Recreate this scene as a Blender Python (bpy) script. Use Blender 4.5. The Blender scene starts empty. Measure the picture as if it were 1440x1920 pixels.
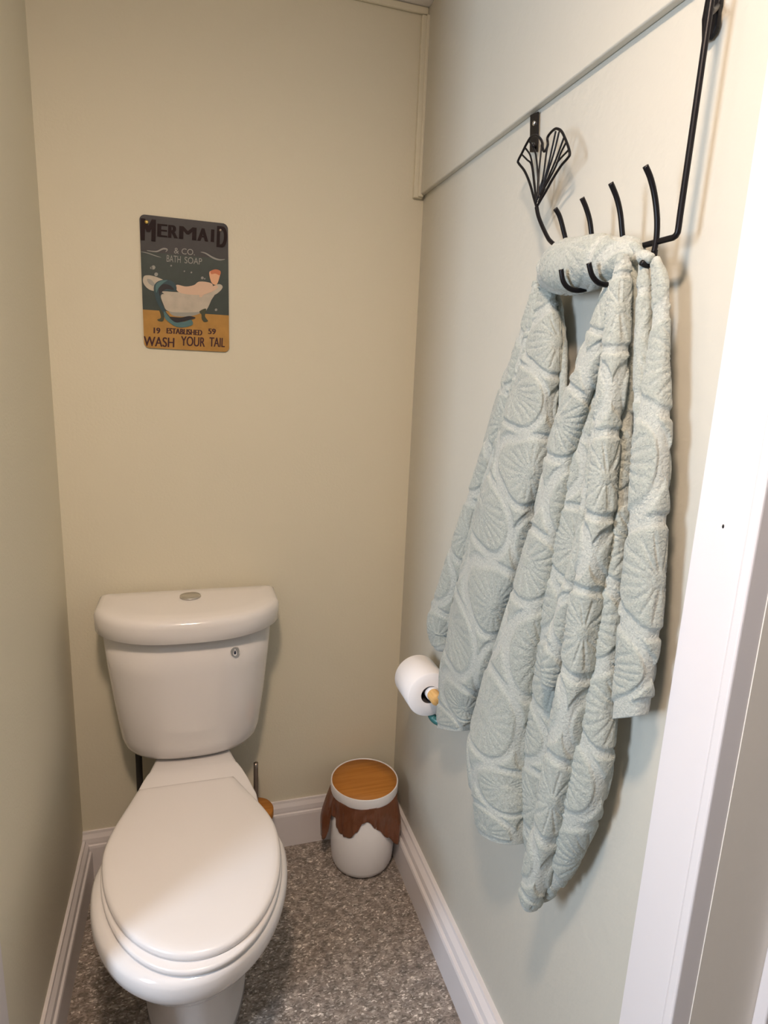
import bpy, bmesh, math, random
import numpy as np
from mathutils import Vector, Matrix
from math import sin, cos, pi, sqrt, radians

random.seed(4)
scn = bpy.context.scene
col = scn.collection

# ------------------------------------------------------------------ camera
W = 0.91                      # width of the closet between its side walls
CZ = 2.318                    # ceiling height
FPX = 1160.63                 # focal length in pixels of the 1440x1920 frame
CAM = Vector((0.3222, -1.6637, 1.4248))
PIT, YAW, ROL = 0.2140, 0.30150, 0.0440
f_ = Vector((sin(YAW)*cos(PIT), cos(YAW)*cos(PIT), -sin(PIT)))
r0 = Vector((cos(YAW), -sin(YAW), 0)); u0 = r0.cross(f_)
r_ = cos(ROL)*r0 + sin(ROL)*u0; u_ = -sin(ROL)*r0 + cos(ROL)*u0
cam = bpy.data.objects.new('camera', bpy.data.cameras.new('camera')); col.objects.link(cam)
M = Matrix((r_, u_, -f_)).transposed().to_4x4(); M.translation = CAM
cam.matrix_world = M
cam.data.sensor_fit = 'AUTO'; cam.data.sensor_width = 36.0
cam.data.lens = FPX/1920*36.0; cam.data.clip_start = 0.02
scn.camera = cam

# ------------------------------------------------------------------ world, lights, exposure
scn.view_settings.view_transform = 'Standard'; scn.view_settings.look = 'None'
scn.view_settings.gamma = 1; scn.view_settings.use_curve_mapping = False
scn.view_settings.exposure = 0.07
wd = bpy.data.worlds.new('world'); scn.world = wd; wd.use_nodes = True
wd.node_tree.nodes['Background'].inputs[0].default_value = (0.75, 0.85, 1.0, 1)
wd.node_tree.nodes['Background'].inputs[1].default_value = 0.6

def area(name, loc, direction, sx, sy, power, colr, spread=180):
    l = bpy.data.lights.new(name, 'AREA'); l.shape = 'RECTANGLE'; l.size = sx; l.size_y = sy
    l.energy = power; l.color = colr; l.spread = radians(spread)
    o = bpy.data.objects.new(name, l); col.objects.link(o); o.location = loc
    o.rotation_euler = Vector(direction).to_track_quat('-Z', 'Y').to_euler()
    return o
# daylight through the bathroom window in the far left wall, warm lamp light from the ceiling
area('window_daylight', (-1.17, -1.58, 1.40), (1, 0.0, -0.0), 0.34, 0.8, 35, (0.68, 0.82, 1.0))
LAMP = (0.27, -1.42, CZ); LAMP_GLOW = 285; LAMP_COL = (1.0, 0.755, 0.565)

# ------------------------------------------------------------------ helpers
def ray(u, v):
    return f_ + r_*((u-720)/FPX) - u_*((v-960)/FPX)
def hit(u, v, ax, val):       # the point of a real plane (axis = value) that the photo shows at (u, v)
    d = ray(u, v); return CAM + d*((val-CAM[ax])/d[ax])
def wallpt(u, v, d):          # a point d metres off the right wall
    return hit(u, v, 0, W-d)
def depth(P): return (P-CAM).dot(f_)

def nt(name):
    m = bpy.data.materials.new(name); m.use_nodes = True
    return m, m.node_tree.nodes, m.node_tree.links, m.node_tree.nodes['Principled BSDF']
def mat(name, c, rough=0.5, metal=0.0, spec=0.5, coat=0.0, bump=0, bscale=50, bdist=0.002, var=0.0, vscale=3.0, **kw):
    m, N, L, b = nt(name)
    b.inputs['Base Color'].default_value = (*c, 1); b.inputs['Roughness'].default_value = rough
    b.inputs['Metallic'].default_value = metal; b.inputs['Specular IOR Level'].default_value = spec
    b.inputs['Coat Weight'].default_value = coat; b.inputs['Coat Roughness'].default_value = 0.08
    tc = N.new('ShaderNodeTexCoord')
    if var:
        n = N.new('ShaderNodeTexNoise'); n.inputs['Scale'].default_value = vscale; n.inputs['Detail'].default_value = 4
        L.new(tc.outputs['Object'], n.inputs['Vector'])
        mx = N.new('ShaderNodeMix'); mx.data_type = 'RGBA'
        mx.inputs['A'].default_value = (*[x*(1-var) for x in c], 1); mx.inputs['B'].default_value = (*[min(1, x*(1+var)) for x in c], 1)
        L.new(n.outputs['Fac'], mx.inputs['Factor']); L.new(mx.outputs['Result'], b.inputs['Base Color'])
    if bump:
        n = N.new('ShaderNodeTexNoise'); n.inputs['Scale'].default_value = bscale; n.inputs['Detail'].default_value = 3
        L.new(tc.outputs['Object'], n.inputs['Vector'])
        bp = N.new('ShaderNodeBump'); bp.inputs['Strength'].default_value = bump; bp.inputs['Distance'].default_value = bdist
        L.new(n.outputs['Fac'], bp.inputs['Height']); L.new(bp.outputs['Normal'], b.inputs['Normal'])
    return m

def link(name, me, m=None, parent=None):
    o = bpy.data.objects.new(name, me); col.objects.link(o)
    if m is not None:
        for mm in (m if isinstance(m, (list, tuple)) else [m]): me.materials.append(mm)
    if parent is not None: o.parent = parent
    return o
def thing(name, label, cat, loc=(0, 0, 0), group=None):
    o = bpy.data.objects.new(name, None); col.objects.link(o); o.location = loc; o.empty_display_size = 0.05
    o['label'] = label; o['category'] = cat
    if group: o['group'] = group
    bpy.context.view_layer.update()
    return o
def child(name, bm_or_me, m, root, smooth=True, label=None, bevel=0, seg=3, wn=False):
    """a part: geometry given in world coordinates, parented to its thing"""
    me = bm_or_me
    if isinstance(me, bmesh.types.BMesh):
        bm = me; me = bpy.data.meshes.new(name); bmesh.ops.recalc_face_normals(bm, faces=bm.faces); bm.to_mesh(me); bm.free()
    if root is not None:
        off = Vector((0, 0, 0)); q = root
        while q is not None: off += q.location; q = q.parent
        me.transform(Matrix.Translation(-off))
    for p in me.polygons: p.use_smooth = smooth
    o = link(name, me, m, root)
    if bevel:
        b = o.modifiers.new('bevel', 'BEVEL'); b.width = bevel; b.segments = seg; b.limit_method = 'ANGLE'; b.angle_limit = radians(40)
    if label: o['label'] = label
    return o
def struct(name, bm, m, bevel=0, smooth=False):
    o = child(name, bm, m, None, smooth=smooth, bevel=bevel); o['kind'] = 'structure'; return o

def box(bm, x0, x1, y0, y1, z0, z1):
    vs = [bm.verts.new(c) for c in ((x0,y0,z0),(x1,y0,z0),(x1,y1,z0),(x0,y1,z0),(x0,y0,z1),(x1,y0,z1),(x1,y1,z1),(x0,y1,z1))]
    for f in ((0,3,2,1),(4,5,6,7),(0,1,5,4),(1,2,6,5),(2,3,7,6),(3,0,4,7)): bm.faces.new([vs[i] for i in f])
    return bm
def B(*a): return box(bmesh.new(), *a)
def loft(rings, cap=True, close=True):
    bm = bmesh.new(); R = [[bm.verts.new(p) for p in r] for r in rings]; n = len(R[0])
    for a, b in zip(R, R[1:]):
        for i in range(n if close else n-1):
            j = (i+1) % n; bm.faces.new((a[i], a[j], b[j], b[i]))
    if cap:
        bm.faces.new(R[0][::-1]); bm.faces.new(R[-1])
    return bm
def lathe(prof, c, n=64, cap=True):   # prof: (radius, z) list
    return loft([[(c[0]+r*cos(2*pi*i/n), c[1]+r*sin(2*pi*i/n), c[2]+z) for i in range(n)] for r, z in prof], cap)
def smooth_path(pts, n):
    pts = [Vector(p) for p in pts]
    if len(pts) < 3: return [pts[0].lerp(pts[-1], i/(n-1)) for i in range(n)]
    out = []; m = len(pts)-1
    for i in range(n):
        t = i/(n-1)*m; k = min(int(t), m-1); t -= k
        p0 = pts[max(k-1, 0)]; p1 = pts[k]; p2 = pts[k+1]; p3 = pts[min(k+2, m)]
        out.append(0.5*((2*p1)+(p2-p0)*t+(2*p0-5*p1+4*p2-p3)*t*t+(3*p1-p0-3*p2+p3)*t**3))
    return out
def tube(pts, r, n=12, steps=None, bm=None, curve=True):
    P = smooth_path(pts, steps or max(8, len(pts)*6)) if curve else [Vector(p) for p in pts]
    own = bm is None
    if own: bm = bmesh.new()
    rings = []; prev = None
    for i, p in enumerate(P):
        t = (P[min(i+1, len(P)-1)]-P[max(i-1, 0)]).normalized()
        if prev is None: prev = t.orthogonal().normalized()
        a = (prev-t*prev.dot(t)).normalized(); prev = a; b = t.cross(a)
        rings.append([bm.verts.new(p+(a*cos(2*pi*k/n)+b*sin(2*pi*k/n))*r) for k in range(n)])
    for a, b in zip(rings, rings[1:]):
        for i in range(n): bm.faces.new((a[i], a[(i+1) % n], b[(i+1) % n], b[i]))
    bm.faces.new(rings[0][::-1]); bm.faces.new(rings[-1])
    return bm
def prism(pts, thick_vec):            # closed outline (3-D points) extruded along a vector
    bm = bmesh.new(); a = [bm.verts.new(p) for p in pts]; b = [bm.verts.new(Vector(p)+Vector(thick_vec)) for p in pts]
    n = len(a); bm.faces.new(a); bm.faces.new(b[::-1])
    for i in range(n): bm.faces.new((a[i], b[i], b[(i+1) % n], a[(i+1) % n]))
    return bm

# ------------------------------------------------------------------ materials
WALLC = (0.69, 0.65, 0.52)
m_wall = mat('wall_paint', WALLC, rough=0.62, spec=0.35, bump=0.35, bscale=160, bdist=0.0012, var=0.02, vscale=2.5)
m_wallR = mat('wall_paint_rough_dimmed', (0.565, 0.545, 0.475), rough=0.5, spec=0.4, bump=0.5, bscale=45, bdist=0.002, var=0.02, vscale=4)  # same paint as the back wall, darkened to offset the strong light here
m_trim = mat('white_trim_paint', (0.74, 0.705, 0.71), rough=0.4, spec=0.45, bump=0.15, bscale=30, bdist=0.001)
m_ceil = mat('ceiling_paint', (0.80, 0.78, 0.75), rough=0.8)
m_porc = mat('glazed_porcelain', (0.77, 0.745, 0.735), rough=0.13, spec=0.5, coat=0.3)
m_seat = mat('seat_plastic', (0.79, 0.76, 0.745), rough=0.22, spec=0.45)
m_chrome = mat('brushed_metal', (0.62, 0.60, 0.57), rough=0.32, metal=1.0)
m_dull = mat('dull_metal', (0.33, 0.28, 0.24), rough=0.35, metal=1.0)
m_black = mat('black_metal', (0.006, 0.005, 0.006), rough=0.35, spec=0.25)
m_dark = mat('dark_plastic', (0.02, 0.017, 0.015), rough=0.5)
m_bin = mat('white_plastic', (0.80, 0.79, 0.80), rough=0.35)
m_rollp = mat('tissue_paper', (0.88, 0.85, 0.84), rough=0.95, spec=0.1, bump=0.3, bscale=300, bdist=0.0008)
m_card = mat('cardboard', (0.05, 0.04, 0.035), rough=0.9)
m_teal = mat('teal_glaze', (0.03, 0.14, 0.14), rough=0.3)
m_cream = mat('cream_glaze', (0.72, 0.66, 0.52), rough=0.4)
m_brass = mat('brass', (0.85, 0.62, 0.2), rough=0.3, metal=1.0)

def wood(name, c1, c2, sc=(3, 60, 60)):
    m, N, L, b = nt(name); tc = N.new('ShaderNodeTexCoord'); mp = N.new('ShaderNodeMapping')
    mp.inputs['Scale'].default_value = sc; mp.inputs['Rotation'].default_value = (0, 0, 0.6)
    n = N.new('ShaderNodeTexNoise'); n.inputs['Scale'].default_value = 2; n.inputs['Detail'].default_value = 5
    r = N.new('ShaderNodeValToRGB'); r.color_ramp.elements[0].color = (*c1, 1); r.color_ramp.elements[1].color = (*c2, 1)
    r.color_ramp.elements[0].position = 0.35; r.color_ramp.elements[1].position = 0.65
    L.new(tc.outputs['Object'], mp.inputs['Vector']); L.new(mp.outputs['Vector'], n.inputs['Vector'])
    L.new(n.outputs['Fac'], r.inputs['Fac']); L.new(r.outputs['Color'], b.inputs['Base Color'])
    b.inputs['Roughness'].default_value = 0.55; b.inputs['Specular IOR Level'].default_value = 0.3
    return m
m_wood = wood('bamboo', (0.40, 0.155, 0.025), (0.50, 0.21, 0.04))
m_woodl = wood('pale_wood', (0.62, 0.36, 0.12), (0.75, 0.48, 0.2), (60, 6, 60))

def floor_mat():
    m, N, L, b = nt('speckled_vinyl'); tc = N.new('ShaderNodeTexCoord')
    mp = N.new('ShaderNodeMapping'); mp.inputs['Scale'].default_value = (1, 1.6, 1)
    L.new(tc.outputs['Object'], mp.inputs['Vector'])
    v = N.new('ShaderNodeTexVoronoi'); v.inputs['Scale'].default_value = 190
    ns = N.new('ShaderNodeTexNoise'); ns.inputs['Scale'].default_value = 60; ns.inputs['Detail'].default_value = 4
    ad = N.new('ShaderNodeMixRGB'); ad.blend_type = 'ADD'; ad.inputs[0].default_value = 0.02
    L.new(mp.outputs['Vector'], ns.inputs['Vector']); L.new(mp.outputs['Vector'], ad.inputs[1]); L.new(ns.outputs['Color'], ad.inputs[2])
    L.new(ad.outputs[0], v.inputs['Vector'])
    s = N.new('ShaderNodeSeparateColor'); L.new(v.outputs['Color'], s.inputs[0])
    r = N.new('ShaderNodeValToRGB'); cr = r.color_ramp; cr.interpolation = 'LINEAR'
    cr.elements[0].position = 0.0; cr.elements[0].color = (0.16, 0.135, 0.115, 1)
    cr.elements[1].position = 1.0; cr.elements[1].color = (0.78, 0.73, 0.68, 1)
    for p, c in ((0.3, (0.25, 0.215, 0.19, 1)), (0.65, (0.32, 0.28, 0.25, 1)), (0.88, (0.42, 0.375, 0.34, 1))):
        e = cr.elements.new(p); e.color = c
    L.new(s.outputs[0], r.inputs['Fac'])
    n2 = N.new('ShaderNodeTexNoise'); n2.inputs['Scale'].default_value = 45; n2.inputs['Detail'].default_value = 3
    L.new(tc.outputs['Object'], n2.inputs['Vector'])
    mx = N.new('ShaderNodeMix'); mx.data_type = 'RGBA'; mx.blend_type = 'MULTIPLY'; mx.inputs['Factor'].default_value = 0.8
    r2 = N.new('ShaderNodeValToRGB'); r2.color_ramp.elements[0].color = (0.55, 0.54, 0.53, 1); r2.color_ramp.elements[0].position = 0.35
    r2.color_ramp.elements[1].color = (1.25, 1.22, 1.18, 1); r2.color_ramp.elements[1].position = 0.65
    L.new(n2.outputs['Fac'], r2.inputs['Fac'])
    L.new(r.outputs['Color'], mx.inputs['A']); L.new(r2.outputs['Color'], mx.inputs['B']); L.new(mx.outputs['Result'], b.inputs['Base Color'])
    b.inputs['Roughness'].default_value = 0.5
    bp = N.new('ShaderNodeBump'); bp.inputs['Strength'].default_value = 0.4; bp.inputs['Distance'].default_value = 0.001
    L.new(s.outputs[1], bp.inputs['Height']); L.new(bp.outputs['Normal'], b.inputs['Normal'])
    return m
m_floor = floor_mat()

def towel_mat():
    m, N, L, b = nt('plush_terry'); tc = N.new('ShaderNodeTexCoord')
    at = N.new('ShaderNodeAttribute'); at.attribute_name = 'pile'
    mx = N.new('ShaderNodeMix'); mx.data_type = 'RGBA'
    mx.inputs['A'].default_value = (0.43, 0.45, 0.41, 1); mx.inputs['B'].default_value = (0.36, 0.385, 0.345, 1)
    L.new(at.outputs['Fac'], mx.inputs['Factor'])
    n = N.new('ShaderNodeTexNoise'); n.inputs['Scale'].default_value = 330; n.inputs['Detail'].default_value = 5; n.inputs['Roughness'].default_value = 0.7
    L.new(tc.outputs['Object'], n.inputs['Vector'])
    r = N.new('ShaderNodeValToRGB'); r.color_ramp.elements[0].position = 0.32; r.color_ramp.elements[0].color = (0.62, 0.62, 0.62, 1)
    r.color_ramp.elements[1].position = 0.6; r.color_ramp.elements[1].color = (1.12, 1.12, 1.12, 1)
    L.new(n.outputs['Fac'], r.inputs['Fac'])
    mm = N.new('ShaderNodeMix'); mm.data_type = 'RGBA'; mm.blend_type = 'MULTIPLY'; mm.inputs['Factor'].default_value = 0.6
    L.new(mx.outputs['Result'], mm.inputs['A']); L.new(r.outputs['Color'], mm.inputs['B']); L.new(mm.outputs['Result'], b.inputs['Base Color'])
    b.inputs['Roughness'].default_value = 1.0; b.inputs['Specular IOR Level'].default_value = 0.1
    b.inputs['Sheen Weight'].default_value = 0.25; b.inputs['Sheen Roughness'].default_value = 0.6
    n2 = N.new('ShaderNodeTexNoise'); n2.inputs['Scale'].default_value = 200; n2.inputs['Detail'].default_value = 5; n2.inputs['Distortion'].default_value = 0.6
    L.new(tc.outputs['Object'], n2.inputs['Vector'])
    bp = N.new('ShaderNodeBump'); bp.inputs['Strength'].default_value = 0.8; bp.inputs['Distance'].default_value = 0.003
    L.new(n2.outputs['Fac'], bp.inputs['Height']); L.new(bp.outputs['Normal'], b.inputs['Normal'])
    return m
m_towel = towel_mat()

# ------------------------------------------------------------------ the setting
LE, RE = -0.78, -1.165        # where the closet's left and right walls end
XL, XR, YB = -1.20, 1.90, -3.10
struct('floor', B(XL-0.1, XR+0.1, YB-0.1, 0.1, -0.06, 0), m_floor)
struct('ceiling', B(XL-0.1, XR+0.1, YB-0.1, 0.1, CZ, CZ+0.06), m_ceil)
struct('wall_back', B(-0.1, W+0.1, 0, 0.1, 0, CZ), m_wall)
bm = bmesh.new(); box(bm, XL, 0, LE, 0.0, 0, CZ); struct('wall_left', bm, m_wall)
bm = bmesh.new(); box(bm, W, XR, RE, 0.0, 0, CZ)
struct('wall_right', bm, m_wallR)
m_outer = mat('outer_wall_paint_lifted', (0.76, 0.71, 0.64), rough=0.7, spec=0.2, bump=0.2, bscale=120, bdist=0.001)  # same wall paint, lightened to make up for light missing here
struct('wall_outer', B(W+0.004, XR, RE-0.012, RE, 0, CZ), m_outer)
# upper panel of the right wall with its lip, and the corner strip beside it
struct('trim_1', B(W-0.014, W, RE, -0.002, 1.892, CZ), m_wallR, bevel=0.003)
bm = bmesh.new(); box(bm, 0.879, W-0.006, -0.012, 0, 1.884, CZ-0.02); box(bm, 0.890, W-0.006, -0.018, -0.012, 1.886, CZ-0.02)
struct('trim_2', bm, m_wall, bevel=0.002)
# narrow moulding below the ceiling on the back wall
struct('trim_3', B(0, W-0.014, -0.010, 0, CZ-0.017, CZ-0.001), m_wall, bevel=0.004)
# white door casing at the end of the right wall, with the bead on its edge
bm = bmesh.new(); box(bm, W-0.020, W, -1.158, -1.086, 0, CZ-0.2)
tr = struct('trim_4', bm, m_trim, bevel=0.002)
struct('trim_5', B(W-0.026, W+0.006, -1.176, -1.162, 0, CZ-0.2), m_trim, bevel=0.003)
struct('trim_6', B(1.021, 1.11, RE-0.030, RE-0.012, 0, CZ-0.2), m_trim, bevel=0.003)
struct('trim_7', B(-0.001, 0.006, LE-0.01, -0.703, 0, CZ-0.2), m_trim, bevel=0.003)
g = hit(1356, 987, 0, W-0.020)
child('nail_hole', prism([(W-0.0203, g.y+0.0014*cos(2*pi*i/12), g.z+0.0024*sin(2*pi*i/12)) for i in range(12)], (0.001, 0, 0)), m_black, tr)

# outer bathroom behind the camera: walls and the window that lets the daylight in
bm = bmesh.new()
wy0, wy1, wz0, wz1 = -1.80, -1.36, 0.96, 1.84
box(bm, XL-0.1, XL, YB, wy0, 0, CZ); box(bm, XL-0.1, XL, wy1, LE, 0, CZ)
box(bm, XL-0.1, XL, wy0, wy1, 0, wz0); box(bm, XL-0.1, XL, wy0, wy1, wz1, CZ)
m_far = mat('far_wall_low_bounce', (0.24, 0.22, 0.19), rough=0.8)  # unseen walls, given a dark tone to cut the bounced light
struct('wall_far_left', bm, m_far)
struct('wall_front', B(XL, XR, YB-0.1, YB, 0, CZ), m_far)
struct('wall_far_right', B(XR, XR+0.1, YB, 0, 0, CZ), m_far)
bm = bmesh.new()
for y0, y1, z0, z1 in ((wy0, wy1, wz0-0.03, wz0+0.03), (wy0, wy1, wz1-0.03, wz1+0.03), (wy0-0.03, wy0+0.03, wz0-0.03, wz1+0.03), (wy1-0.03, wy1+0.03, wz0-0.03, wz1+0.03)):
    box(bm, XL-0.06, XL+0.012, y0, y1, z0, z1)
struct('window_1', bm, m_trim, bevel=0.003)

# baseboards: board with a stepped moulding on top
def base_profile(t, h):
    return [(0, 0), (t, 0), (t, h*0.70), (t*0.93, h*0.745), (t*0.72, h*0.76), (t*0.74, h*0.80), (t*0.66, h*0.88), (t*0.36, h*0.955), (t*0.30, h), (0, h)]
def baseboard(name, p0, p1, nrm, t, h):
    p0 = Vector(p0); p1 = Vector(p1); nrm = Vector(nrm)
    rings = [[p+nrm*a+Vector((0, 0, b)) for a, b in base_profile(t, h)] for p in (p0, p1)]
    return struct(name, loft(rings), m_trim)
baseboard('baseboard_back', (0.0, 0, 0), (W, 0, 0), (0, -1, 0), 0.019, 0.150)
baseboard('baseboard_left', (0, -0.70, 0), (0, -0.001, 0), (1, 0, 0), 0.024, 0.128)
baseboard('baseboard_right', (W, -1.086, 0), (W, -0.001, 0), (-1, 0, 0), 0.036, 0.126)

# ceiling lamp behind the camera
lamp = thing('ceiling_lamp', 'round white ceiling lamp in the room in front of the toilet closet', 'lamp', LAMP)
child('base', lathe([(0.05, -0.03), (0.065, -0.025), (0.07, 0)], LAMP), m_trim, lamp)
m_glow, N, L, b = nt('lamp_glass'); b.inputs['Base Color'].default_value = (1, 0.9, 0.8, 1)
b.inputs['Emission Color'].default_value = (*LAMP_COL, 1); b.inputs['Emission Strength'].default_value = LAMP_GLOW
child('bulb', lathe([(0.085*sin(pi*k/12)+1e-4, -0.042-0.011*cos(pi*k/12)) for k in range(13)], LAMP, 32), m_glow, lamp)

# ------------------------------------------------------------------ toilet
TX = 0.302
tlt = thing('toilet', 'white two-piece toilet with closed lid against the back wall', 'toilet', (TX, -0.40, 0))
def ring(fn, n=96): return [fn(2*pi*i/n) for i in range(n)]
def sgnp(v, e): return math.copysign(abs(v)**e, v)
def tank_outline(cx, hw, yb, yside, yf, z, rc=0.03, n=24):
    """closed outline: flat back, short sides, bowed front with rounded corners"""
    raw = [(-hw, yb), (-hw, yside)]
    # bowed front: circular arc through (-hw,yside) .. (0,yf) .. (hw,yside)
    pts = []
    def corner(px, py, a0, a1, r, k=6):
        for i in range(k+1):
            a = a0+(a1-a0)*i/k; pts.append((px+r*cos(a), py+r*sin(a)))
    rb = 0.012
    corner(-hw+rb, yb-rb, pi/2, pi, rb, 5)
    # left side down to front corner, then bow
    m = 40
    for i in range(m+1):
        t = -1+2*i/m
        # superellipse-ish front, sharp near the ends
        x = hw*sgnp(sin(t*pi/2), 0.80)
        y = yside+(yf-yside)*(1-abs(x/hw)**2.6)**0.62 if abs(x) < hw else yside
        pts.append((x, y))
    corner(hw-rb, yb-rb, 0, pi/2, rb, 5)
    return [(cx+x, y, z) for x, y in pts]
TC = 0.300
body = []
for z, hw, yb, ys, yf in ((0.440, 0.110, -0.040, -0.080, -0.125), (0.444, 0.140, -0.030, -0.090, -0.158), (0.453, 0.157, -0.026, -0.095, -0.176), (0.468, 0.166, -0.024, -0.100, -0.187), (0.495, 0.173, -0.022, -0.104, -0.194),
                          (0.60, 0.186, -0.020, -0.112, -0.207), (0.70, 0.196, -0.020, -0.118, -0.218), (0.802, 0.2035, -0.020, -0.122, -0.228)):
    body.append(tank_outline(TC, hw, yb, ys, yf, z))
child('tank', loft(body), m_porc, tlt)
lidr = []
for z, g_ in ((0.796, -0.004), (0.799, 0.0), (0.835, 0.001), (0.845, -0.002), (0.851, -0.009), (0.854, -0.018), (0.8552, -0.05)):
    lidr.append(tank_outline(TC+0.002, 0.2215+g_, -0.012+min(0, g_), -0.118, -0.250-g_, z))
tl = child('tank_lid', loft(lidr), m_porc, tlt)
btn = child('flush_button', lathe([(0.026, 0.0), (0.026, 0.003), (0.0245, 0.0042), (0.0225, 0.0035), (0.0215, 0.0048), (0.001, 0.0052)], (0.303, -0.090, 0.8555)), m_chrome, tlt, label='round brushed metal button')
# little round badge with a drop on the tank front
bx, bz = 0.406, 0.752; by = -0.2155
m_badge = mat('badge_grey', (0.30, 0.31, 0.31), rough=0.4); m_drop = mat('badge_drop', (0.01, 0.02, 0.05), rough=0.4)
def disc_y(cx, cz, r, y0, y1, n=32): return prism([(cx+r*cos(2*pi*i/n), y0, cz+r*sin(2*pi*i/n)) for i in range(n)], (0, y1-y0, 0))
bd = child('badge', disc_y(bx, bz, 0.0105, by, by+0.012), m_badge, tlt, smooth=False)
def dropshape(s, y): return [(bx+s*0.62*sin(a)*(sin(a/2)**1.3), y, bz-s*0.15+s*cos(a)*1.0) for a in [2*pi*i/32 for i in range(32)]]
child('white_drop', prism(dropshape(0.0095, by-0.0005), (0, 0.002, 0)), m_bin, bd, smooth=False)
child('dark_drop', prism(dropshape(0.0060, by-0.0009), (0, 0.002, 0)), m_drop, bd, smooth=False)

def egg(cx, z, hw, ym, yf, yb, hb, ef=2.0, eb=2.2, n=96, skew=0.0, yn=None):
    """plan outline of bowl and seat: max half width hw at ym, front tip yf, straight back at yb of half width hb"""
    out = []
    half = n//2
    ys = []
    L_ = []
    for i in range(half+1):           # right side from the front tip to the back
        t = i/half
        if t < 0.55:
            a = (t/0.55)*pi/2; x = hw*abs(sin(a))**(2/ef); y = ym+(yf-ym)*abs(cos(a))**(2/ef)
        else:
            s = (t-0.55)/0.45
            if s < 0.86:
                q = s/0.86; y = ym+(yb-ym)*q
                if yn is not None: q = min(1.0, (y-ym)/(yn-ym))
                x = hw - (hw-hb)*(0.55*q**2+0.45*(q*q*(3-2*q)))
            else:
                q = (s-0.86)/0.14; y = yb-0.0*q; x = hb*(1-q)
                y = yb+0.0004*q
        L_.append((x, y))
    pts = L_ + [(-x, y) for x, y in L_[-2:0:-1]]
    return [(cx+x+skew*(y-ym), y, z) for x, y in pts]
bowl = []
for z, hw, ym, yf, yb, hb, yn in ((0.0, 0.120, -0.33, -0.600, -0.10, 0.105, -0.10), (0.02, 0.119, -0.33, -0.598, -0.10, 0.104, -0.10), (0.03, 0.115, -0.33, -0.594, -0.10, 0.10, -0.10), (0.10, 0.112, -0.36, -0.596, -0.10, 0.094, -0.12),
                          (0.17, 0.114, -0.38, -0.606, -0.10, 0.088, -0.15), (0.22, 0.121, -0.42, -0.628, -0.10, 0.086, -0.18), (0.26, 0.136, -0.45, -0.664, -0.09, 0.086, -0.22), (0.30, 0.160, -0.48, -0.712, -0.08, 0.086, -0.25),
                          (0.335, 0.180, -0.49, -0.738, -0.07, 0.087, -0.27), (0.365, 0.191, -0.495, -0.760, -0.06, 0.088, -0.28), (0.385, 0.1945, -0.495, -0.767, -0.06, 0.088, -0.28), (0.402, 0.1935, -0.495, -0.768, -0.055, 0.088, -0.28),
                          (0.412, 0.188, -0.495, -0.766, -0.055, 0.087, -0.28), (0.416, 0.176, -0.490, -0.752, -0.06, 0.085, -0.28)):
    bowl.append(egg(TX-0.002, z, hw, ym, yf, yb, hb, yn=yn))
bo = child('bowl', loft(bowl), m_porc, tlt)
# sloping deck between tank and bowl
deck = []
for z, k, sl in ((0.34, 0.97, 0.10), (0.385, 1.00, 0), (0.408, 1.00, 0), (0.420, 0.99, 0.05), (0.4285, 0.975, 0.24), (0.436, 0.95, 0.34), (0.4400, 0.92, 0.41), (0.4415, 0.87, 0.46)):
    half = [(-0.088, -0.045), (-0.091, -0.10), (-0.099, -0.15), (-0.112, -0.20), (-0.127, -0.25), (-0.141, -0.30), (-0.146, -0.335), (-0.09, -0.345)]
    allp = half+[(0, -0.345)]+[(-x, y) for x, y in half[::-1]]
    sm = smooth_path([(x, y, 0) for x, y in allp], 90)
    def wid(y):          # the deck's own half width at depth y, so that the upper edge follows the flare
        hs = half[:7]
        for (x0, y0), (x1, y1) in zip(hs, hs[1:]):
            if y1 <= y <= y0: return -(x0+(x1-x0)*(y-y0)/(y1-y0))
        return 0.088 if y > -0.05 else 0.146
    ring_ = []
    for p in sm:
        yy = min(-0.04, -0.045+(p.y+0.045)*(1.0-sl)); w0 = wid(p.y); w1 = wid(yy)
        ring_.append((TX+p.x*k*w1/w0, yy, z))
    deck.append(ring_)
child('tank_deck', loft(deck), m_porc, tlt)
seat = []
for z, g2 in ((0.418, -0.006), (0.420, 0.0), (0.429, 0.001), (0.4315, -0.003)):
    seat.append(egg(TX-0.001, z, 0.178+g2, -0.482, -0.762-g2, -0.262, 0.108, skew=-0.05))
child('seat_ring', loft(seat), m_seat, tlt)
lid = []
for z, g2 in ((0.4335, -0.006), (0.4345, -0.001), (0.443, 0.0), (0.4475, -0.003), (0.4497, -0.008), (0.4510, -0.018), (0.4518, -0.04)):
    lid.append(egg(TX-0.001, z, 0.1765+g2, -0.482, -0.748-g2, -0.270-max(0, 0)+(g2*0.6), 0.112+g2, skew=-0.065))
child('seat_lid', loft(lid), m_seat, tlt)
for s in (-1, 1):
    child('hinge', B(TX+s*0.075-0.016, TX+s*0.075+0.016, -0.282, -0.262, 0.415, 0.434), m_seat, tlt, bevel=0.004)

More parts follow.
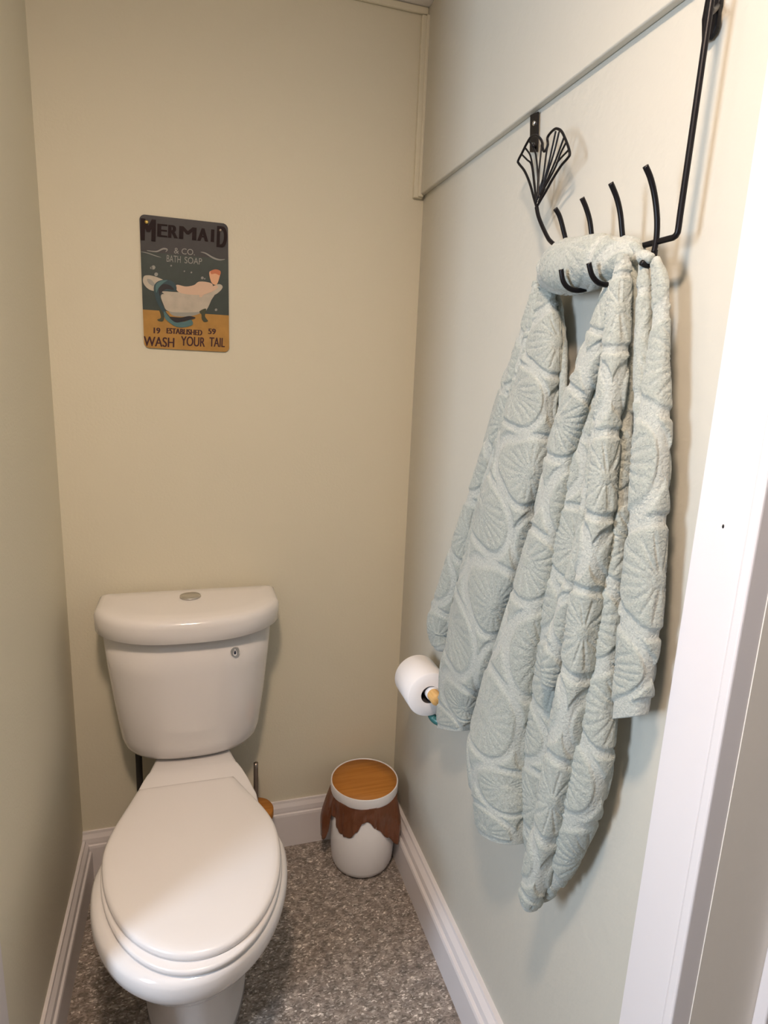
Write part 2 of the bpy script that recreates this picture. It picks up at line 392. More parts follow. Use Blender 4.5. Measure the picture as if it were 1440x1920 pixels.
# dark rod left behind the toilet, metal-handled brush on the right
rod = thing('plunger', 'dark upright rod standing behind the toilet on its left side', 'plunger', (0.160, -0.060, 0))
child('handle', tube([(0.160, -0.06, 0.08), (0.160, -0.06, 0.415)], 0.0085, 16), m_dark, rod)
child('cup', lathe([(0.036, 0), (0.036, 0.02), (0.030, 0.05), (0.016, 0.075), (0.010, 0.09)], (0.160, -0.06, 0), 40), m_dark, rod)
br = thing('toilet_brush', 'toilet brush with a metal handle behind the toilet on its right side', 'brush', (0.470, -0.075, 0))
child('handle', tube([(0.469, -0.075, 0.16), (0.469, -0.075, 0.342)], 0.0065, 16), m_dull, br)
child('lid', lathe([(0.046, 0.165), (0.050, 0.17), (0.050, 0.19), (0.046, 0.196), (0.008, 0.197)], (0.469, -0.075, 0), 48), m_wood, br, label='round wooden lid')
child('holder', lathe([(0.040, 0), (0.045, 0.01), (0.047, 0.165)], (0.469, -0.075, 0), 48), m_bin, br)

# ------------------------------------------------------------------ waste bin
bc = (0.778, -0.122, 0)
wb = thing('waste_bin', 'small white round bin with a bamboo lid in the corner', 'bin', bc)
child('body', lathe([(0.055, 0), (0.075, 0.003), (0.085, 0.010), (0.091, 0.025), (0.094, 0.06), (0.0945, 0.249), (0.092, 0.249), (0.090, 0.06), (0.08, 0.02), (0.01, 0.012)], bc, 96), m_bin, wb)
child('lid_rim', lathe([(0.090, 0.242), (0.0975, 0.244), (0.0985, 0.247), (0.0985, 0.273), (0.0975, 0.275), (0.0955, 0.2745), (0.0950, 0.271), (0.05, 0.270)], bc, 96), m_bin, wb)
child('lid_inlay', lathe([(0.0945, 0.2695), (0.0945, 0.2732), (0.05, 0.2732), (0.001, 0.2732)], bc, 96), m_wood, wb, label='round bamboo lid panel')
# brown liner hanging out below the lid
m_bag, N, L, b = nt('brown_liner')
b.inputs['Base Color'].default_value = (0.22, 0.075, 0.03, 1); b.inputs['Roughness'].default_value = 0.15
b.inputs['Alpha'].default_value = 0.74; b.inputs['Specular IOR Level'].default_value = 0.6
n_ = 240
def baglow(a):                # bottom height of the liner around the bin (a: angle, 0 = +x, -90 deg = towards the camera)
    d = math.degrees(a) % 360
    keys = [(0, 0.12), (60, 0.15), (120, 0.15), (160, 0.090), (178, 0.086), (184, 0.120), (190, 0.186), (198, 0.184), (205, 0.158), (215, 0.144), (232, 0.144), (243, 0.168), (255, 0.203), (263, 0.203), (280, 0.172), (300, 0.135), (318, 0.098), (335, 0.090), (350, 0.13), (360, 0.12)]
    for (a0, v0), (a1, v1) in zip(keys, keys[1:]):
        if a0 <= d <= a1:
            t = (d-a0)/(a1-a0); t = t*t*(3-2*t); return v0+(v1-v0)*t
def bagr(a, t):
    d = math.degrees(a) % 360
    side = math.exp(-((d-168)/16)**2)*0.028 + math.exp(-(((d-322+180) % 360-180)/14)**2)*0.020
    return 0.0975 + side*(math.sin(min(1, t*1.6)*pi/2)) + 0.0016*sin(23*a)*t + 0.0012*sin(41*a+1)*t + 0.001*sin(7*a+9*t)
rings = []
for k in range(19):
    t = k/18
    rings.append([(bc[0]+bagr(2*pi*i/n_, t)*cos(2*pi*i/n_), bc[1]+bagr(2*pi*i/n_, t)*sin(2*pi*i/n_), 0.248+(baglow(2*pi*i/n_)-0.248)*t) for i in range(n_)])
bg = child('liner', loft(rings, cap=False), m_bag, wb, label='translucent brown bin bag')
sd = bg.modifiers.new('solid', 'SOLIDIFY'); sd.thickness = 0.0006; sd.offset = 0

# ------------------------------------------------------------------ toilet roll and its holder
ra = Vector((0.850, -0.404, 0.685)); RR = 0.0565
def axcyl(prof, c, n=64, cap=True):   # lathe about the Y axis: prof (radius, y)
    return loft([[(c[0]+r*cos(2*pi*i/n), c[1]+y, c[2]+r*sin(2*pi*i/n)) for i in range(n)] for r, y in prof], cap)
rl = thing('toilet_roll', 'white toilet paper roll on a holder beside the towel', 'toilet roll', ra)
child('paper', axcyl([(0.0225, 0.001), (0.0545, 0.0), (RR, 0.003), (RR, 0.102), (0.0545, 0.105), (0.0225, 0.104), (0.0225, 0.001)], ra, cap=False), m_rollp, rl)
child('core', axcyl([(0.0223, 0.002), (0.0212, 0.002), (0.0212, 0.102), (0.0223, 0.102), (0.0223, 0.002)], ra, cap=False), m_card, rl, label='dark brown cardboard tube')
hd = thing('toilet_roll_holder', 'toilet roll holder with a wooden peg and teal arm on the wall', 'holder', (W, -0.40, 0.68))
pc = ra+Vector((0.006, 0, 0.003))
child('peg', axcyl([(0.012, -0.034), (0.0148, -0.030), (0.0148, 0.118), (0.012, 0.12)], pc), m_woodl, hd, label='round pale wood peg')
child('peg_collar', axcyl([(0.0150, -0.004), (0.0166, -0.002), (0.0166, 0.020), (0.0150, 0.022)], pc), m_bin, hd, label='white collar')
q = wallpt(812, 1248, 0.01)
child('back_plate', B(W-0.010, W, q.y-0.16, q.y, q.z-0.05, q.z), m_cream, hd, bevel=0.005, smooth=False, label='cream plate')
child('arm', tube([wallpt(808, 1335, 0.050), wallpt(811, 1344, 0.046), wallpt(820, 1352, 0.038), wallpt(838, 1357, 0.020), wallpt(858, 1360, 0.003)], 0.010, 16), m_teal, hd, label='curved teal arm')
child('arm', tube([pc+Vector((0, 0.115, 0)), pc+Vector((0.02, 0.118, 0)), pc+Vector((0.052, 0.118, 0))], 0.007, 16), m_teal, hd)

# ------------------------------------------------------------------ tin sign on the back wall
sx0, sx1, sz0, sz1 = 0.2095, 0.4105, 1.470, 1.772
SW, SH = sx1-sx0, sz1-sz0
sg = thing('tin_sign', 'small vintage tin sign of a mermaid in a bathtub, on the back wall', 'sign', ((sx0+sx1)/2, 0, (sz0+sz1)/2))
m_s = {}
for k, c in dict(ink=(0.010, 0.003, 0.004), slate=(0.04, 0.039, 0.042), green=(0.038, 0.052, 0.047), ochre=(0.40, 0.215, 0.05), maroon=(0.04, 0.01, 0.014), pale=(0.26, 0.26, 0.24), tub=(0.48, 0.43, 0.35), tubs=(0.30, 0.30, 0.27),
                 tail=(0.030, 0.062, 0.075), tail2=(0.075, 0.16, 0.17), skin=(0.62, 0.44, 0.32), hair=(0.52, 0.17, 0.08), face=(0.70, 0.40, 0.24), dark=(0.02, 0.018, 0.022), foot=(0.05, 0.055, 0.03)).items():
    m_s[k] = mat('sign_'+k, c, rough=0.5, spec=0.12 if k == 'ink' else 0.3, var=0.22 if k in ('slate', 'green', 'ochre', 'tub') else 0.0, vscale=45)
def sp(u, v, y=0.0):          # sign coordinates: u across 0..1, v down 0..1
    return Vector((sx0+u*SW, -0.0035-y, sz1-v*SH+(0.006*(u-0.5)*0)))
def rrect(u0, v0, u1, v1, y, r=0.0125, corners=(1, 1, 1, 1), k=8):
    P = []
    ru, rv = r/SW, r/SH
    for (cu, cv, a0, on, pu, pv) in ((u1-ru, v0+rv, 0, corners[1], u1, v0), (u0+ru, v0+rv, 90, corners[0], u0, v0), (u0+ru, v1-rv, 180, corners[3], u0, v1), (u1-ru, v1-rv, 270, corners[2], u1, v1)):
        if on:
            for i in range(k+1):
                a = radians(a0+90*i/k); P.append(sp(cu+ru*cos(a), cv-rv*sin(a), y))
        else: P.append(sp(pu, pv, y))
    return P
child('plate', prism([p+Vector((0, 0, 0)) for p in rrect(0, 0, 1, 1, 0)], (0, 0.0030, 0)), m_s['slate'], sg, smooth=False)
def spatch(name, uv, m, y, th=0.0003, smoothn=0):
    P = [(u, v, 0) for u, v in uv]
    if smoothn:
        q = P+P[:1]; P = [tuple(x) for x in smooth_path(P[-1:]+P+P[:2], smoothn*(len(P)+2)+1)][smoothn:-smoothn-1]
    return child(name, prism([sp(a[0], a[1], y) for a in P], (0, th, 0)), m, sg, smooth=False)
child('wall_picture', prism(rrect(0.0, 0.27, 1, 0.72, 0.0003, corners=(0, 0, 0, 0)), (0, 0.0003, 0)), m_s['green'], sg, smooth=False)
child('ochre_band', prism(rrect(0.0, 0.705, 1, 1.0, 0.0005, corners=(0, 0, 1, 1)), (0, 0.0005, 0)), m_s['ochre'], sg, smooth=False)
# bathtub, tail, figure
Z = lambda X, Y: ((X-(135+0.055*(Y-150)))/1050.0, (Y-150-0.088*(X-135))/1545.0)   # from the drawing's own grid to sign coordinates
def pic(name, pts, m, y, sn=6): return spatch(name, [Z(*q) for q in pts], m_s[m], y, smoothn=sn)
pic('rim_far_end', [(200, 860), (250, 845), (330, 860), (420, 895), (500, 940), (480, 990), (400, 1010), (330, 1030), (250, 1000), (195, 930)], 'tub', 0.0008)
pic('tub_hollow', [(240, 890), (290, 900), (330, 950), (310, 970), (260, 940)], 'tubs', 0.0010)
pic('tub_body', [(415, 1070), (600, 1095), (850, 1105), (1050, 1070), (1020, 1150), (975, 1250), (930, 1280), (700, 1290), (500, 1270), (440, 1190)], 'tub', 0.0010)
pic('tub_shade', [(520, 1265), (720, 1285), (900, 1285), (830, 1325), (700, 1340), (560, 1325)], 'tubs', 0.0009)
pic('tub_rim', [(420, 1035), (600, 1045), (850, 1050), (1000, 1010), (1080, 960), (1140, 965), (1150, 1010), (1060, 1085), (900, 1112), (700, 1115), (500, 1090)], 'tub', 0.0012)
pic('figure_torso', [(590, 960), (700, 980), (800, 965), (860, 925), (960, 930), (1030, 960), (1010, 1030), (900, 1080), (700, 1070), (600, 1030)], 'skin', 0.0014)
pic('figure_arm', [(1060, 970), (1100, 990), (1040, 1040), (930, 1080), (900, 1110), (870, 1100), (890, 1050), (980, 1010)], 'skin', 0.0017)
pic('figure_head', [(985, 810), (1050, 795), (1115, 815), (1110, 880), (1080, 960), (1030, 950), (1000, 900)], 'face', 0.0017)
pic('figure_hair', [(1000, 800), (1060, 780), (1120, 800), (1115, 850), (1060, 830), (1010, 835)], 'hair', 0.0019)
pic('tail_upper', [(320, 1000), (350, 930), (430, 900), (520, 910), (580, 960), (590, 1020), (540, 1035), (440, 1030), (410, 1060), (400, 1130), (430, 1200), (480, 1290), (560, 1380), (480, 1340), (400, 1230), (350, 1130)], 'tail', 0.0020)
pic('tail_shade', [(380, 990), (440, 950), (520, 970), (560, 1020), (470, 1010), (410, 1050), (395, 1090)], 'dark', 0.0022)
pic('tail_light', [(345, 960), (400, 915), (480, 905), (430, 940), (375, 1000), (350, 1050)], 'tail2', 0.0023)
pic('tail_fin', [(450, 1270), (520, 1350), (600, 1400), (700, 1400), (780, 1380), (800, 1440), (700, 1470), (600, 1460), (520, 1410), (460, 1350)], 'tail2', 0.0021)
pic('tail_fin_shade', [(520, 1340), (650, 1350), (760, 1335), (835, 1360), (740, 1385), (620, 1410), (560, 1390)], 'dark', 0.0023)
pic('tub_foot', [(390, 1250), (450, 1270), (445, 1380), (400, 1390), (370, 1370), (410, 1350), (405, 1300)], 'foot', 0.0011)
pic('tub_foot', [(880, 1280), (960, 1250), (950, 1340), (990, 1400), (940, 1410), (910, 1370), (905, 1320)], 'foot', 0.0013)
for (bx_, by_, rr) in ((310, 755, 24), (345, 835, 22), (285, 760, 14), (900, 880, 17), (765, 815, 10), (520, 735, 10), (1085, 1265, 16), (930, 890, 9), (680, 800, 8)):
    pic('bubble', [(bx_+rr*cos(2*pi*i/10), by_+rr*sin(2*pi*i/10)) for i in range(10)], 'pale' if rr < 20 else 'tubs', 0.0011, sn=2)
def stroke(name, pts, w, m, y):
    P = smooth_path([(*Z(*q), 0) for q in pts], 24); L_, R_ = [], []
    for i, p in enumerate(P):
        t = (P[min(i+1, 23)]-P[max(i-1, 0)]).normalized(); n = Vector((-t.y, t.x, 0))*w*(0.35+sin(pi*i/23))
        L_.append(sp(p.x+n.x, p.y+n.y, y)); R_.append(sp(p.x-n.x, p.y-n.y, y))
    return child(name, prism(L_+R_[::-1], (0, 0.0003, 0)), m_s[m], sg, smooth=False)
stroke('flourish', [(230, 560), (340, 572), (420, 540), (470, 548), (450, 575)], 0.0045, 'pale', 0.0008)
stroke('flourish', [(870, 575), (930, 590), (1020, 640), (1100, 665), (1170, 660)], 0.0050, 'pale', 0.0008)
stroke('flourish', [(160, 575), (240, 590), (330, 620), (400, 640)], 0.0025, 'pale', 0.0008)
def text(name, s, x0, x1, ytop, ybot, m, y, bold=0.0, ext=0.0003, skewk=0.088):
    """lettering stretched to fill the box given on the drawing's grid"""
    cu = bpy.data.curves.new(name, 'FONT'); cu.body = s; cu.size = 1; cu.extrude = 0.5; cu.resolution_u = 6
    to = bpy.data.objects.new(name+'_tmp', cu); col.objects.link(to); bpy.context.view_layer.update()
    me = bpy.data.meshes.new_from_object(to.evaluated_get(bpy.context.evaluated_depsgraph_get())); bpy.data.objects.remove(to)
    co = np.array([v.co[:] for v in me.vertices]); a, b2 = co.min(0), co.max(0)
    for v in me.vertices:
        U = (v.co.x-a[0])/(b2[0]-a[0]); V = (v.co.y-a[1])/(b2[1]-a[1])
        X = x0+(x1-x0)*U; Y = ybot+(ytop-ybot)*V + 0.088*(X-(x0+x1)/2)
        v.co = sp(*Z(X, Y), y-ext+ext*(v.co.z+0.5))
    me.materials.clear(); me.update()
    if bold:
        bm = bmesh.new()
        for k in (-1, 0, 1):
            m2 = me.copy(); m2.transform(Matrix.Translation((k*bold*SW, k*0.00002, 0))); bm.from_mesh(m2); bpy.data.meshes.remove(m2)
        bm.to_mesh(me); bm.free()
    return child(name, me, m_s[m], sg, smooth=False)
text('lettering', 'M', 168, 316, 205, 450, 'ink', 0.0012, 0.013, 0.0008)
for ch, xa, xb in (('E', 358, 455), ('R', 485, 580), ('M', 615, 800), ('A', 835, 945), ('I', 998, 1016)):
    dy = 0.088*((xa+xb)/2-694)
    text('lettering', ch, xa, xb, 285+dy, 430+dy, 'ink', 0.0012, 0.011, 0.0008)
text('lettering', 'D', 1070, 1175, 275, 520, 'ink', 0.0012, 0.011, 0.0008)
text('lettering', '& CO.', 550, 800, 535, 603, 'pale', 0.0009, 0.0)
text('lettering', 'BATH', 465, 632, 618, 695, 'pale', 0.0009, 0.0)
text('lettering', 'SOAP', 678, 890, 640, 715, 'pale', 0.0009, 0.0)
text('lettering', '19', 332, 405, 1465, 1535, 'maroon', 0.0009, 0.004)
text('lettering', 'ESTABLISHED', 488, 920, 1490, 1557, 'maroon', 0.0009, 0.004)
text('lettering', '59', 1000, 1090, 1495, 1563, 'maroon', 0.0009, 0.004)
text('lettering', 'WASH', 215, 580, 1578, 1695, 'maroon', 0.0009, 0.003)
text('lettering', 'YOUR', 665, 960, 1588, 1705, 'maroon', 0.0009, 0.003)
text('lettering', 'TAIL', 1020, 1212, 1608, 1722, 'maroon', 0.0009, 0.003)
q = sp(*Z(222, 240), 0.003)
child('screw', axcyl([(0.0005, -0.0010), (0.0036, -0.0004), (0.0042, 0.0012), (0.0042, 0.003)], q, 24), m_brass, sg, label='brass screw')
q = sp(*Z(1100, 320), 0.002)
child('screw', axcyl([(0.0005, -0.0008), (0.0030, -0.0003), (0.0034, 0.001), (0.0034, 0.002)], q, 24), m_dull, sg, label='dull steel screw')

# ------------------------------------------------------------------ towel rack with the leaf and double hooks
BD, BZ = 0.040, 1.602         # bar distance off the wall, bar height
rack = thing('towel_rack', 'black wire towel rack with a ginkgo leaf and four hooks on the right wall', 'towel rack', (W, -0.9, BZ))
WR = 0.0037
child('bar', tube([(W-BD, -0.735, BZ), (W-BD, -0.86, BZ), wallpt(1256, 447, BD), wallpt(1262, 445.5, BD), wallpt(1267, 442, BD), wallpt(1270.5, 436, BD), wallpt(1272, 428, BD), wallpt(1275, 405, BD), wallpt(1299, 240, BD), wallpt(1322, 80, BD), wallpt(1334, 0, BD), wallpt(1342, -50, BD)], WR, 12, curve=False), m_black, rack)
# stem from the bar up to the leaf
G = lambda X, Y, d=BD: wallpt(940+X/6.194, 190+Y/6.194, d)
child('stem', tube([(W-BD, -0.735, BZ), (W-BD, -0.722, BZ+0.012), G(635, 1715), G(550, 1600), G(480, 1460), G(430, 1330), G(410, 1230)], WR*0.9, 10, 50), m_black, rack)
lf = child('leaf', tube([G(*p) for p in ((410, 1230), (380, 1130), (330, 950), (270, 810), (205, 725), (195, 690), (240, 600), (290, 500), (340, 420), (400, 395), (450, 430), (475, 480), (480, 540), (495, 580), (520, 560), (540, 500), (535, 430), (560, 380), (610, 330), (650, 318), (700, 350), (740, 430), (775, 520), (795, 610), (770, 660), (700, 740), (640, 830), (580, 930), (520, 1040), (460, 1140), (415, 1220))], 0.0021, 8, 170), m_black, rack)
for v in (((405, 1180), (380, 960), (350, 740), (300, 680), (245, 625)), ((410, 1170), (372, 820), (340, 640), (300, 570), (270, 535)), ((415, 1150), (425, 900), (405, 650), (380, 560), (330, 470)),
          ((425, 1130), (440, 800), (455, 640), (468, 500)), ((435, 1100), (490, 850), (520, 620), (545, 470)), ((450, 1080), (540, 760), (590, 540), (632, 345)), ((455, 1090), (530, 850), (610, 600), (672, 350)),
          ((460, 1080), (560, 850), (640, 660), (725, 425)), ((470, 1060), (620, 780), (690, 600), (752, 480)), ((640, 720), (700, 650), (782, 565)), ((430, 1170), (470, 1080), (505, 1010)), ((440, 1120), (450, 1000), (490, 900))):
    child('vein', tube([G(*p) for p in v], 0.0015, 8, 24), m_black, lf)
# strap that holds the leaf end to the wall, with its screw
st = [wallpt(996, 216, 0.004), wallpt(1011, 209, 0.004), wallpt(1009, 285, 0.004), wallpt(995, 286, 0.004)]
child('strap', prism(st, (-0.0025, 0, 0)), m_black, rack, smooth=False, bevel=0.001)
pq = wallpt(1001, 231, 0.008)
child('screw', loft([[(pq.x+dx, pq.y+r*cos(2*pi*i/20), pq.z+r*sin(2*pi*i/20)) for i in range(20)] for r, dx in ((0.0001, -0.0022), (0.003, -0.0015), (0.0042, 0.0), (0.0042, 0.003))]), m_chrome, rack, label='shiny screw head')
child('standoff', tube([wallpt(1003, 280, 0.003), wallpt(1000, 270, 0.02), G(375, 520)], 0.003, 8, 10), m_black, rack)
# near end: rounded fixing plate on the wall
pl = [wallpt(u, v, 0.004) for u, v in ((1340, -60), (1362, -60), (1357, 0), (1354, 12), (1353, 30), (1350, 50), (1345, 64), (1336, 76), (1322, 82), (1322, 40))]
child('strap', prism(pl, (-0.006, 0, 0)), m_black, rack, smooth=False, bevel=0.002)
child('standoff', tube([wallpt(1345, 10, 0.004), wallpt(1336, 20, 0.03), wallpt(1331, 20, BD)], 0.004, 8, 10), m_black, rack)
# double hooks: upper prong and lower curl, all in planes square to the wall
ups = [((1064, 490), (1062, 458), (1056, 430), (1049, 405), (1041, 391)), ((1114, 480), (1110, 448), (1106, 415), (1099, 390), (1091, 371)),
       ((1170, 466), (1167, 440), (1163, 400), (1156, 370), (1145, 343)), ((1226, 474), (1231, 445), (1232, 410), (1228, 370), (1220, 335), (1210, 311))]
lows = [((1064, 502), (1066, 520), (1058, 528), (1048, 522)), ((1114, 490), (1112, 525), (1100, 541), (1083, 545), (1066, 540), (1056, 527), (1052, 505)),
        ((1170, 474), (1168, 510), (1155, 528), (1138, 534), (1122, 530), (1110, 516), (1104, 493)), ((1228, 470), (1224, 490), (1214, 498), (1202, 492))]
for yk, upp, low in zip((-0.785, -0.850, -0.915, -0.980), ups, lows):
    o1 = [hit(u, v, 1, yk) for u, v in upp]; o2 = [hit(u, v, 1, yk) for u, v in low]
    for P in o1+o2: P.x = min(P.x, W-0.006)
    bm = tube(o1+[], WR*0.95, 12, 24)
    child('hook', bm, m_black, rack)
    child('lower_hook', tube([o1[0]]+o2, WR*0.95, 12, 36), m_black, rack)

# ------------------------------------------------------------------ the bath towel
def sstep(a, b, x):
    t = np.clip((x-a)/(b-a), 0, 1); return t*t*(3-2*t)
def relief(s, t):
    """raised plush citrus slices between smooth recessed bands; s, t in metres on the cloth"""
    P = 0.128; best = np.full(s.shape, 9.0); ang = np.zeros(s.shape)
    row = np.floor(t/(P*0.88))
    for dr in (-1, 0, 1):
        rr = row+dr; cy = (rr+0.5)*P*0.88; offx = np.where(np.mod(rr, 2) == 0, 0.0, P/2)
        cx = (np.round((s-offx)/P))*P+offx
        d = np.hypot(s-cx, t-cy); m = d < best; best = np.where(m, d, best); ang = np.where(m, np.arctan2(t-cy, s-cx), ang)
    R = 0.054
    pad = 1-sstep(R-0.003, R+0.001, best)
    dev = np.abs(np.mod(ang*18/(2*pi)+0.5, 1)-0.5)*(2*pi/18)*best
    groove = (1-sstep(0.0006, 0.0024, dev))*sstep(0.006, 0.012, best)*(1-sstep(R-0.010, R-0.005, best))
    gap = sstep(R+0.0105, R+0.013, best)
    h = pad*(1-0.55*groove)+gap
    return h
VS, FS, AT = [], [], []
nv = [0]
def fold(pts, d, k=0.8, seed=0, relamp=0.0032, hem=0.0, ends=(0.8, 0.8), nar=112, rot=0.0, lump=0.45, flat=2.0, cut=None):
    """one fold: centre line (u, v, half width in photo pixels) laid at distance d off the wall"""
    n = len(pts)
    dd = d if isinstance(d, (list, tuple)) else [d]*n
    P3, R3 = [], []
    for (u, v, hw), di in zip(pts, dd):
        p = wallpt(u, v, di); P3.append(p); R3.append(0.945*hw*depth(p)/FPX)
    key = smooth_path(P3, 400); rk = smooth_path([(r, 0, 0) for r in R3], 400)
    L_ = sum((key[i+1]-key[i]).length for i in range(399)); N_ = max(30, int(L_/0.0026))
    idx = np.linspace(0, 399, N_); P = np.array([key[int(i)][:] for i in idx]); 
    P = np.array([key[int(i)].lerp(key[min(399, int(i)+1)], i-int(i))[:] for i in idx])
    R = np.interp(idx, np.arange(400), [max(0.002, r[0]) for r in rk])
    T = np.gradient(P, axis=0); T /= np.linalg.norm(T, axis=1)[:, None]
    nx = np.array([-1.0, 0, 0]); Nn = nx-T*(T@nx)[:, None]; Nn /= np.linalg.norm(Nn, axis=1)[:, None]; Bn = np.cross(T, Nn)
    if rot:
        c_, s_ = cos(rot), sin(rot); Nn, Bn = Nn*c_+Bn*s_, Bn*c_-Nn*s_
    S_, C_ = 0.51, 0.86
    a = R/np.sqrt(S_**2+C_**2*k*k); b = a*k
    tt = np.linspace(0, L_, N_)
    e0 = np.sqrt(np.clip(1-(1-np.clip(tt/(a*ends[0]+1e-6), 0, 1))**2, 0.002, 1)); e1 = np.sqrt(np.clip(1-(1-np.clip((L_-tt)/(a*ends[1]+1e-6), 0, 1))**2, 0.002, 1))
    env = e0*e1
    th = np.linspace(0, 2*pi, nar, endpoint=False)
    ct, stt = np.cos(th), np.sin(th)
    ce = np.sign(ct)*np.abs(ct)**(2/flat); se = np.sign(stt)*np.abs(stt)**(2/flat)
    wob = 1+lump*(0.035*np.sin(tt[:, None]*37+seed*1.7+2*th[None])+0.025*np.sin(tt[:, None]*71+seed*2.3-3*th[None])+0.02*np.sin(tt[:, None]*19+seed+th[None]))
    s = (th[None]-pi/2)*(a[:, None]+b[:, None])/2*0.80+seed*0.037+0.004*np.sin(tt[:, None]*23+seed)
    h = relief(s, tt[:, None]+seed*0.061+0.0*s)
    if hem: h = h*sstep(hem, hem+0.004, (L_-tt))[:, None]
    A = a[:, None]*env[:, None]*wob; Bb = b[:, None]*env[:, None]*wob
    disp = (h-0.5)*relamp*np.minimum(1, env[:, None])*np.minimum(1, R[:, None]/0.018)
    X = P[:, None, :]+Bn[:, None, :]*((A+disp)*ce[None])[..., None]+Nn[:, None, :]*((Bb+disp)*se[None])[..., None]
    if cut:                   # slanted lower edge: shear the last stretch so that it ends along the given line
        d3 = np.array((wallpt(cut[2], cut[3], dd[-1])-wallpt(cut[0], cut[1], dd[-1]))[:]); sl = (d3@T[-1])/(d3@Bn[-1])
        X = X+T[:, None, :]*((A*ce[None])*sl*sstep(L_-0.16, L_, tt)[:, None])[..., None]
    X[..., 0] = np.minimum(X[..., 0], W-0.003)
    base = nv[0]; VS.append(X.reshape(-1, 3)); AT.append(np.clip(h, 0, 1).reshape(-1))
    i, j = np.meshgrid(np.arange(N_-1), np.arange(nar), indexing='ij'); j2 = (j+1) % nar
    FS.append(np.stack([base+i*nar+j, base+i*nar+j2, base+(i+1)*nar+j2, base+(i+1)*nar+j], -1).reshape(-1, 4))
    nv[0] += N_*nar

#FOLDS_BEGIN
# the roll wound over the bar
fold([(1016, 525, 12), (1030, 512, 30), (1055, 502, 44), (1085, 499, 46), (1120, 492, 45), (1150, 487, 41), (1180, 478, 30), (1200, 474, 16)], BD+0.006, k=0.85, seed=3, relamp=0.0030, ends=(0.9, 0.5), flat=2.1)
fold([(1150, 462, 9), (1172, 457, 10), (1192, 464, 10), (1202, 478, 8)], BD+0.01, k=1.0, seed=5, relamp=0.001)
# far side group, left in the photo
fold([(1006, 526, 7), (1002, 560, 11), (988, 620, 15), (968, 700, 18), (950, 760, 19), (928, 830, 20), (905, 900, 20), (882, 975, 22), (864, 1042, 25), (845, 1110, 28), (828, 1175, 30), (832, 1222, 16)], 0.040, k=0.75, seed=1, hem=0.02)
fold([(1010, 540, 8), (1000, 600, 11), (985, 660, 12), (968, 730, 12), (945, 810, 12), (920, 890, 12), (898, 970, 12), (880, 1045, 12), (866, 1110, 14), (852, 1180, 16)], 0.052, k=1.0, seed=2)
fold([(1020, 532, 10), (1021, 575, 22), (1018, 650, 31), (1006, 720, 39), (990, 800, 46), (972, 880, 50), (952, 960, 53), (932, 1040, 54), (908, 1120, 54), (888, 1200, 50), (868, 1270, 44), (858, 1325, 38), (851, 1366, 34)], 0.045, k=0.42, seed=4, ends=(0.8, 0.04), flat=3.0, lump=0.7, hem=0.022, cut=(821, 1352, 879, 1364))
fold([(1038, 545, 7), (1047, 580, 9), (1054, 640, 9), (1056, 700, 8), (1054, 765, 7), (1046, 800, 5)], 0.028, k=0.9, seed=6)
# middle panel with the big rounded lower lobe
fold([(1158, 500, 9), (1146, 540, 14), (1130, 600, 19), (1112, 660, 22), (1092, 720, 24), (1070, 785, 26), (1052, 850, 26), (1036, 930, 27), (1022, 1000, 29), (1008, 1060, 32), (992, 1130, 36), (975, 1210, 42), (958, 1285, 50), (943, 1360, 58), (936, 1420, 64), (938, 1475, 62), (941, 1525, 56), (943, 1565, 50)], 0.050, k=0.6, seed=7, flat=2.3, hem=0.02, ends=(0.8, 0.08), cut=(893, 1530, 992, 1594))
fold([(1140, 560, 9), (1125, 650, 14), (1105, 760, 16), (1090, 850, 20), (1075, 930, 24), (1063, 1010, 26), (1050, 1090, 28), (1040, 1170, 28), (1030, 1250, 26), (1020, 1330, 26), (1012, 1400, 28), (1004, 1470, 26), (996, 1540, 20), (990, 1590, 8)], 0.034, k=0.5, seed=8)
# short fold ending above the gap
fold([(1146, 600, 7), (1134, 680, 9), (1124, 760, 10), (1114, 840, 11), (1103, 920, 12), (1093, 1000, 14), (1080, 1070, 17), (1064, 1130, 20), (1050, 1190, 22), (1037, 1245, 23), (1030, 1290, 18)], 0.062, k=1.0, seed=9, ends=(0.8, 0.5), hem=0.015)
# long front fold that ends in the lowest tip
fold([(1170, 476, 9), (1166, 510, 16), (1160, 570, 21), (1156, 640, 23), (1148, 720, 24), (1138, 800, 24), (1132, 880, 24), (1126, 950, 25), (1116, 1020, 27), (1106, 1090, 28), (1096, 1160, 29), (1085, 1240, 30), (1072, 1320, 31), (1058, 1400, 31), (1045, 1470, 29), (1031, 1540, 27), (1014, 1610, 26), (1001, 1660, 24), (991, 1698, 18)], 0.074, k=1.0, seed=10, ends=(0.8, 0.6), flat=2.9, hem=0.02)
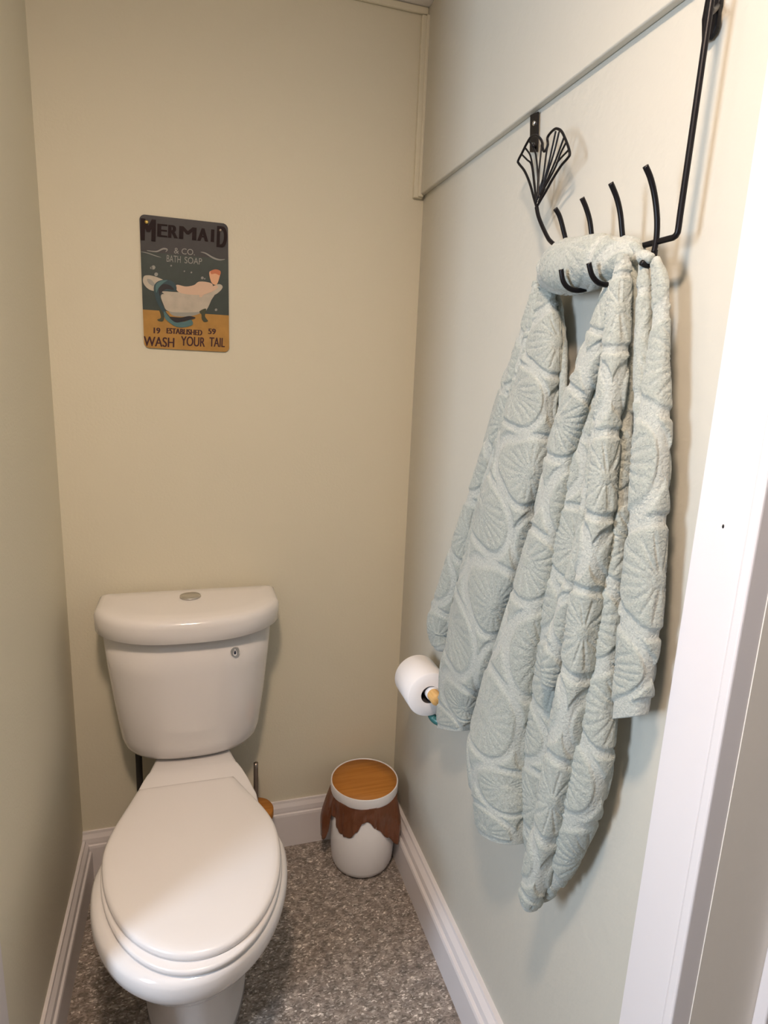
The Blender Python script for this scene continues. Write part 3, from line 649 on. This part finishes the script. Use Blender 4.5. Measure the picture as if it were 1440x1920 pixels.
# its partner, the broad face behind it
fold([(1186, 490, 8), (1184, 560, 13), (1178, 640, 16), (1170, 720, 19), (1166, 800, 20), (1160, 880, 22), (1154, 960, 24), (1148, 1040, 25), (1142, 1120, 26), (1134, 1200, 28), (1126, 1280, 30), (1118, 1360, 33), (1106, 1430, 38), (1090, 1500, 38), (1068, 1565, 32), (1046, 1620, 26), (1026, 1660, 18), (1012, 1682, 10)], 0.046, k=0.75, seed=11, flat=2.4)
# right-hand group nearest the door casing
fold([(1206, 492, 10), (1208, 540, 14), (1206, 620, 15), (1203, 700, 15), (1199, 780, 12), (1196, 860, 9), (1193, 930, 6)], 0.050, k=1.0, seed=12)
fold([(1228, 484, 8), (1238, 530, 13), (1239, 590, 14), (1234, 670, 18), (1227, 760, 25), (1221, 850, 30), (1216, 950, 31), (1209, 1050, 32), (1202, 1140, 33), (1193, 1230, 32), (1187, 1290, 31), (1181, 1345, 29)], 0.046, k=0.65, seed=13, ends=(0.8, 0.05), flat=2.8, hem=0.025, cut=(1151, 1347, 1208, 1343))
fold([(1190, 484, 12), (1207, 482, 12), (1224, 484, 9)], 0.05, k=0.9, seed=14)
# backing sheets added behind the folds so the gaps read as dark creases
fold([(1018, 560, 18), (992, 690, 44), (958, 840, 58), (922, 1000, 62), (894, 1110, 58), (872, 1210, 42)], 0.022, k=0.2, seed=15)
fold([(1196, 520, 22), (1184, 650, 38), (1172, 800, 48), (1158, 950, 58), (1142, 1100, 64), (1128, 1220, 62), (1120, 1300, 56)], 0.020, k=0.2, seed=16)
#FOLDS_END
V = np.concatenate(VS); F = np.concatenate(FS); A_ = np.concatenate(AT)
me = bpy.data.meshes.new('bath_towel')
me.vertices.add(len(V)); me.loops.add(len(F)*4); me.polygons.add(len(F))
me.vertices.foreach_set('co', V.astype(np.float32).ravel())
me.loops.foreach_set('vertex_index', F.astype(np.int32).ravel())
me.polygons.foreach_set('loop_start', np.arange(0, len(F)*4, 4, dtype=np.int32))
me.update(calc_edges=True)
at = me.attributes.new('pile', 'FLOAT', 'POINT'); at.data.foreach_set('value', A_.astype(np.float32))
tw = child('bath_towel', me, m_towel, None)
tw['label'] = 'sage grey plush towel with citrus slice pattern hanging from the black rack'; tw['category'] = 'towel'
